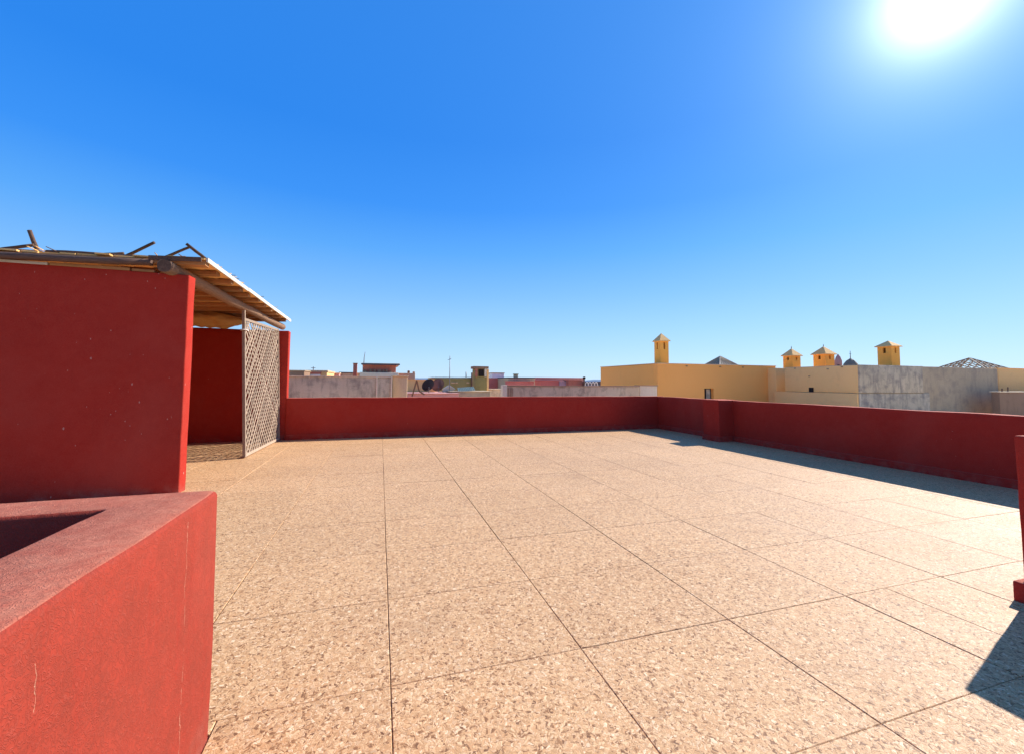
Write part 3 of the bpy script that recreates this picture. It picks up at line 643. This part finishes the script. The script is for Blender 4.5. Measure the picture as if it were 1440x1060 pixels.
# front wall built round the window opening
wa = atY(990.5, 546, YC); wb = atY(1003.5, 546, YC); WZ1 = wa.z; WZ0 = WZ1-1.0
bm = bmesh.new(); TH = .3
box(bm, XC, wa.x, YC, YC+TH, GZ, ZY); box(bm, wb.x, XE, YC, YC+TH, GZ, ZY)
box(bm, wa.x, wb.x, YC, YC+TH, WZ1, ZY); box(bm, wa.x, wb.x, YC, YC+TH, GZ, WZ0)
bmesh.ops.remove_doubles(bm, verts=bm.verts[:], dist=.0001)
obj('front_wall', bm, 'ochre', yh)
bm = plaster_box(XC, XE-.004, YC+TH+.002, YF, GZ, ZY-.01, .015, 1.5, .01); obj('wall', bm, 'ochre', yh)
obj('coping', plaster_box(XC-.03, XE+.03, YC-.03, YF+.03, ZY-.002, ZY+.035, .01, .8, .006), 'tan', yh)
wo = obj('window', bbox(wa.x, wb.x, YC+.2, YC+.26, WZ0, WZ1), 'dark', yh)
ww = wb.x-wa.x
obj('frame', bbox(wa.x+.0, wa.x+.05, YC+.16, YC+.22, WZ0, WZ1-.002), 'brown', wo)
obj('shutter', bbox(wa.x+.45*ww, wb.x-.08, YC+.17, YC+.22, WZ0, WZ1-.04), 'lilac', wo); obj('sill', bbox(wa.x-.04, wb.x+.04, YC-.05, YC+.1, WZ0-.05, WZ0+.003), 'pale', wo)
for px in (965, 1012, 1044):
    c_ = atY(px, 514, YC); obj('spout', bbox(c_.x-.03, c_.x+.03, YC-.08, YC+.02, ZY-.12, ZY-.07, bev=.008), 'brown', yh)
# ------------------------------------------------------------------ cement and cream house across the street
c_ = None
def corner_at(px, py, z):   # point on a ray at forward depth z
    d = ray(px, py); return Vector((0,0,H)) + d*z
K = corner_at(1206.5, 513.2, 19.5); KX, KY, KZ = K
YE = atX(1103.5, 516, KX).y; XG1 = atY(1295, 515, KY).x; XG2 = atY(1403, 517.5, KY).x
qh = thing('cement_house', 'house with cream side wall and patchy grey cement front across the street', 'house', ((KX+XG2)/2, (KY+YE)/2, GZ))
obj('wall', plaster_box(KX+.012, XG2, KY+.012, YE, GZ, KZ, .015, 1.2, .012), 'dull', qh)['label'] = 'dull grey cement front wall'
zl = atY(1250, 552, KY).z; zl2 = atX(1150, 551, KX).z
obj('cream_wall', plaster_box(KX-.02, KX+.05, KY+.02, YE-.01, zl2, KZ-.015, .01, .8, .008), 'cream', qh)['label'] = 'cream ochre side wall with dark ledge'
obj('cream_plinth', plaster_box(KX-.09, KX+.03, KY+.02, YE+.6, GZ, zl2-.02, .015, .8, .008), 'cream', qh)
obj('grey_panel', plaster_box(KX-.0, XG1, KY-.06, KY+.05, zl, KZ+.012, .012, .8, .01), 'lilac', qh)['label'] = 'patchy mauve grey cement panel'
obj('grey_plinth', plaster_box(KX+.0, XG1+.5, KY-.03, KY+.05, GZ, zl-.03, .015, .8, .012), 'lilac', qh)
obj('joint_strip', bbox(XG1+.01, XG1+.10, KY-.02, KY+.03, zl-.02, KZ+.02, bev=.01), 'dull', qh)
a = atX(1141, 546.5, KX-.02); obj('wall_hatch', bbox(KX-.05, KX-.01, a.y-.12, a.y+.12, zl2+.0, a.z+.07, bev=.01), 'dark', qh)
for px, py in ((1138, 529), (1118, 518), (1164, 519), (1184, 516)):
    a = atX(px, py, KX-.02); obj('drain_hole', bbox(KX-.035, KX-.01, a.y-.05, a.y+.05, a.z-.025, a.z+.025, bev=.005), 'brown', qh)
t, X0, X1, z = house('tan_house', 'recessed tan wall between the yellow house and the cream side wall', 'house', 'cream', 1091, 1175, 518.3, YE+.7, 9, None)
t2, X0b, X1b, z2b = house('flat_roof_house', 'pale yellow house beside the long grey cement front', 'house', 'cream', 1403.5, 1520, 519.5, KY+.35, 8, .03)
t, X0, X1, z = house('low_terrace_wall', 'low brown wall in front of the pale yellow house', 'wall', 'brown', 1405.5, 1540, 551, 12.6, .3, .03, capm='pale')
for px, py in ((1409, 546), (1417, 544)):
    a = atY(px, py, 12.7); bm = bmesh.new(); bar(bm, (a.x, 12.7, z), (a.x+.01, 12.7, a.z), .04, .04); obj('rebar_stub', bm, 'rust', t)
# ------------------------------------------------------------------ turrets
def turret(label, x0, x1, yap, yeave, ybase, base, roofm='towerroof', finial=True, slits=True, over=.14):
    """square turret: base is a world point whose pixel column is (x0+x1)/2; sizes follow from the distance"""
    cx = (x0+x1)/2; d = ray(cx, 520); k = base.y/d.y
    g = Vector((d.x, d.y)).normalized(); dist = Vector((base.x, base.y)).length
    ca = abs(g.x)+abs(g.y); camang = math.atan((cx-PCX)/FPX)
    w = (x1-x0)/FPX*dist*math.cos(camang)**2/math.cos(camang)/ca*math.cos(camang)/math.cos(camang)
    X, Y = base.x, base.y; zb = base.z; ze = (Vector((0,0,H))+ray(cx, yeave)*k).z; za = (Vector((0,0,H))+ray(cx, yap)*k).z
    t = thing('roof_turret', label, 'turret', (X, Y, zb), 'square chimney turrets on the roofs')
    h = w/2; sw = .10*w; s0 = ze-.30*(ze-zb) if ze-zb < 1.2 else ze-.42; s1 = ze-.06; th = .18*w
    bm = bmesh.new(); zt = ze
    if slits:
        box(bm, X-h, X+h, Y-h, Y+h, zb, s0)
        for sx in (-1, 1):
            for sy in (-1, 1):      # L-shaped corner posts leave a slit in the middle of every face
                xa, xb = sorted((X+sx*h, X+sx*sw)); ya, yb = sorted((Y+sy*h, Y+sy*(h-th))); box(bm, xa, xb, ya, yb, s0, s1)
                xa, xb = sorted((X+sx*h, X+sx*(h-th))); ya, yb = sorted((Y+sy*(h-th), Y+sy*sw)); box(bm, xa, xb, ya, yb, s0, s1)
        box(bm, X-h, X+h, Y-h, Y+h, s1, zt)
    else: box(bm, X-h, X+h, Y-h, Y+h, zb, zt)
    obj('body', bm, 'tower', t)
    if slits: obj('dark_core', bbox(X-.55*h, X+.55*h, Y-.55*h, Y+.55*h, s0-.01, s1+.01), 'dark', t)  # black core put in for the shade inside the slits
    o_ = h*(1+2*over); bm = bmesh.new(); e0 = zt-.002; e1 = zt+.035
    lo = [bm.verts.new((X+a*o_, Y+b*o_, e0)) for a, b in ((-1,-1),(1,-1),(1,1),(-1,1))]; mi = [bm.verts.new((X+a*o_, Y+b*o_, e1)) for a, b in ((-1,-1),(1,-1),(1,1),(-1,1))]
    ap = bm.verts.new((X, Y, za)); bm.faces.new(lo[::-1])
    for i in range(4): bm.faces.new((lo[i], lo[(i+1)%4], mi[(i+1)%4], mi[i])); bm.faces.new((mi[i], mi[(i+1)%4], ap))
    obj('roof', bm, roofm, t)
    if finial:
        bm = bmesh.new(); tube(bm, [(X, Y, za-.03), (X, Y, za+.14)], [.018, .010], 6); bmesh.ops.create_icosphere(bm, subdivisions=1, radius=.03, matrix=Matrix.Translation((X, Y, za+.05))); obj('finial', bm, 'rust', t)
    return t, w
def onroof(px, Y, z): d = ray(px, 520); return Vector((d.x*Y/d.y, Y, z))
turret('tall slim ochre turret with pyramid roof on the yellow house corner', 921, 940, 468.5, 480.5, 511, onroof(930.5, YC+.75, ZY+.03), finial=False)
turret('small ochre turret with thin spike above the left end of cream wall', 1103.5, 1124, 490, 501, 516, onroof(1113.8, YE+1.6, atY(1100, 518.3, YE+.7).z-.02))
turret('wider ochre turret with spike above the middle of the cream wall', 1147, 1171, 487, 499, 515, onroof(1159, YE+1.9, atY(1100, 518.3, YE+.7).z-.02))
turret('plain ochre turret with low pyramid roof behind the grey cement front', 1238.5, 1262, 479, 488, 513, onroof(1250.5, KY+2.0, KZ-.01), finial=False)
# small pointed hut and grey dome beside the turrets
b_ = onroof(1179.3, YE-.6, KZ-.01); kz = b_.y/ray(1179.3, 520).y
t = thing('roof_cowl', 'tiny pointed clay cowl next to the wider ochre turret', 'cowl', b_)
zt = (Vector((0,0,H))+ray(1179, 498)*kz).z; bm = bmesh.new(); r_ = .17
tube(bm, [(b_.x, b_.y, b_.z), (b_.x, b_.y, b_.z+(zt-b_.z)*.52), (b_.x, b_.y, b_.z+(zt-b_.z)*.8), (b_.x, b_.y, zt)], [r_, r_, r_*.62, .012], 12); obj('shell', bm, 'pink', t)
bm = bmesh.new(); d2 = Vector((-b_.x, -b_.y, 0)).normalized(); box(bm, -.05, .05, -.02, .02, 0, .12); bmesh.ops.rotate(bm, verts=bm.verts[:], cent=(0,0,0), matrix=Matrix.Rotation(math.atan2(d2.y, d2.x)-math.pi/2, 3, 'Z')); bmesh.ops.translate(bm, verts=bm.verts[:], vec=b_+d2*(r_+.0)+Vector((0,0,.06))); obj('mouth', bm, 'dark', t)
b_ = onroof(1196.5, KY+1.6, KZ-.01); kz = b_.y/ray(1196.5, 520).y
t = thing('roof_dome', 'grey faceted dome with a metal cross shaped finial', 'dome', b_)
zt = (Vector((0,0,H))+ray(1196.5, 504)*kz).z; zf = (Vector((0,0,H))+ray(1196.5, 493.5)*kz).z; hh = zt-b_.z
bm = bmesh.new(); tube(bm, [(b_.x, b_.y, b_.z), (b_.x, b_.y, b_.z+.35*hh), (b_.x, b_.y, b_.z+.75*hh), (b_.x, b_.y, zt)], [.32, .30, .17, .02], 8)
for f in bm.faces: f.smooth = False
obj('shell', bm, 'slate', t)
bm = bmesh.new(); tube(bm, [(b_.x, b_.y, zt-.03), (b_.x, b_.y, zf)], [.02, .012], 6); bar(bm, (b_.x-.06, b_.y, zt+.6*(zf-zt)), (b_.x+.06, b_.y, zt+.6*(zf-zt)), .02, .02); obj('finial', bm, 'metal', t)
# tiled pyramid skylight roof on the yellow house
b_ = onroof(1013, YC+2.6, ZY+.03); kz = b_.y/ray(1013, 520).y; za = (Vector((0,0,H))+ray(1013.5, 501)*kz).z; hw = .82
t = thing('pyramid_roof', 'grey ribbed pyramid roof rising behind the yellow house wall', 'roof', b_)
cs = [Vector((b_.x+a*hw, b_.y+b*hw, b_.z)) for a, b in ((-1,-1),(1,-1),(1,1),(-1,1))]; A = Vector((b_.x, b_.y, za))
bm = bmesh.new(); vv = [bm.verts.new(c) for c in cs]; va = bm.verts.new(A); bm.faces.new(vv[::-1])
for i in range(4): bm.faces.new((vv[i], vv[(i+1)%4], va))
obj('shell', bm, 'slate', t)
for i in range(4):
    n_ = 7
    for j in range(n_):
        f = j/n_; p0 = cs[i].lerp(cs[(i+1)%4], f); bm = bmesh.new(); bar(bm, p0+Vector((0,0,.012)), p0.lerp(A, 1-.0 if j == 0 else 1-abs(2*f-1)*.0-.06)+Vector((0,0,.012)), .035, .03); obj('rib', bm, 'pale' if j == 0 else 'dull', t)
# open lattice pyramid
b_ = onroof(1364, KY+2.6, z2b+.02); kz = b_.y/ray(1364, 520).y; za = (Vector((0,0,H))+ray(1361, 503.5)*kz).z; hw = 1.28
t = thing('lattice_pyramid', 'open latticework pyramid roof behind the grey cement front', 'pergola', b_)
cs = [Vector((b_.x+a*hw, b_.y+b*hw, b_.z)) for a, b in ((-1,-1),(1,-1),(1,1),(-1,1))]; A = Vector((b_.x, b_.y, za))
for i in range(4):
    p0, p1 = cs[i], cs[(i+1)%4]
    bm = bmesh.new(); bar(bm, p0, A, .06, .06); obj('hip_bar', bm, 'slate', t)
    bm = bmesh.new(); bar(bm, p0, p1, .06, .06); obj('base_bar', bm, 'slate', t)
    n_ = 7
    for j in range(1, n_):
        f = j/n_
        bm = bmesh.new(); bar(bm, p0.lerp(p1, f), p1.lerp(A, 1-f), .045, .03); obj('lattice_bar', bm, 'slate', t)
        bm = bmesh.new(); bar(bm, p0.lerp(p1, f), p0.lerp(A, f), .045, .03); obj('lattice_bar', bm, 'slate', t)
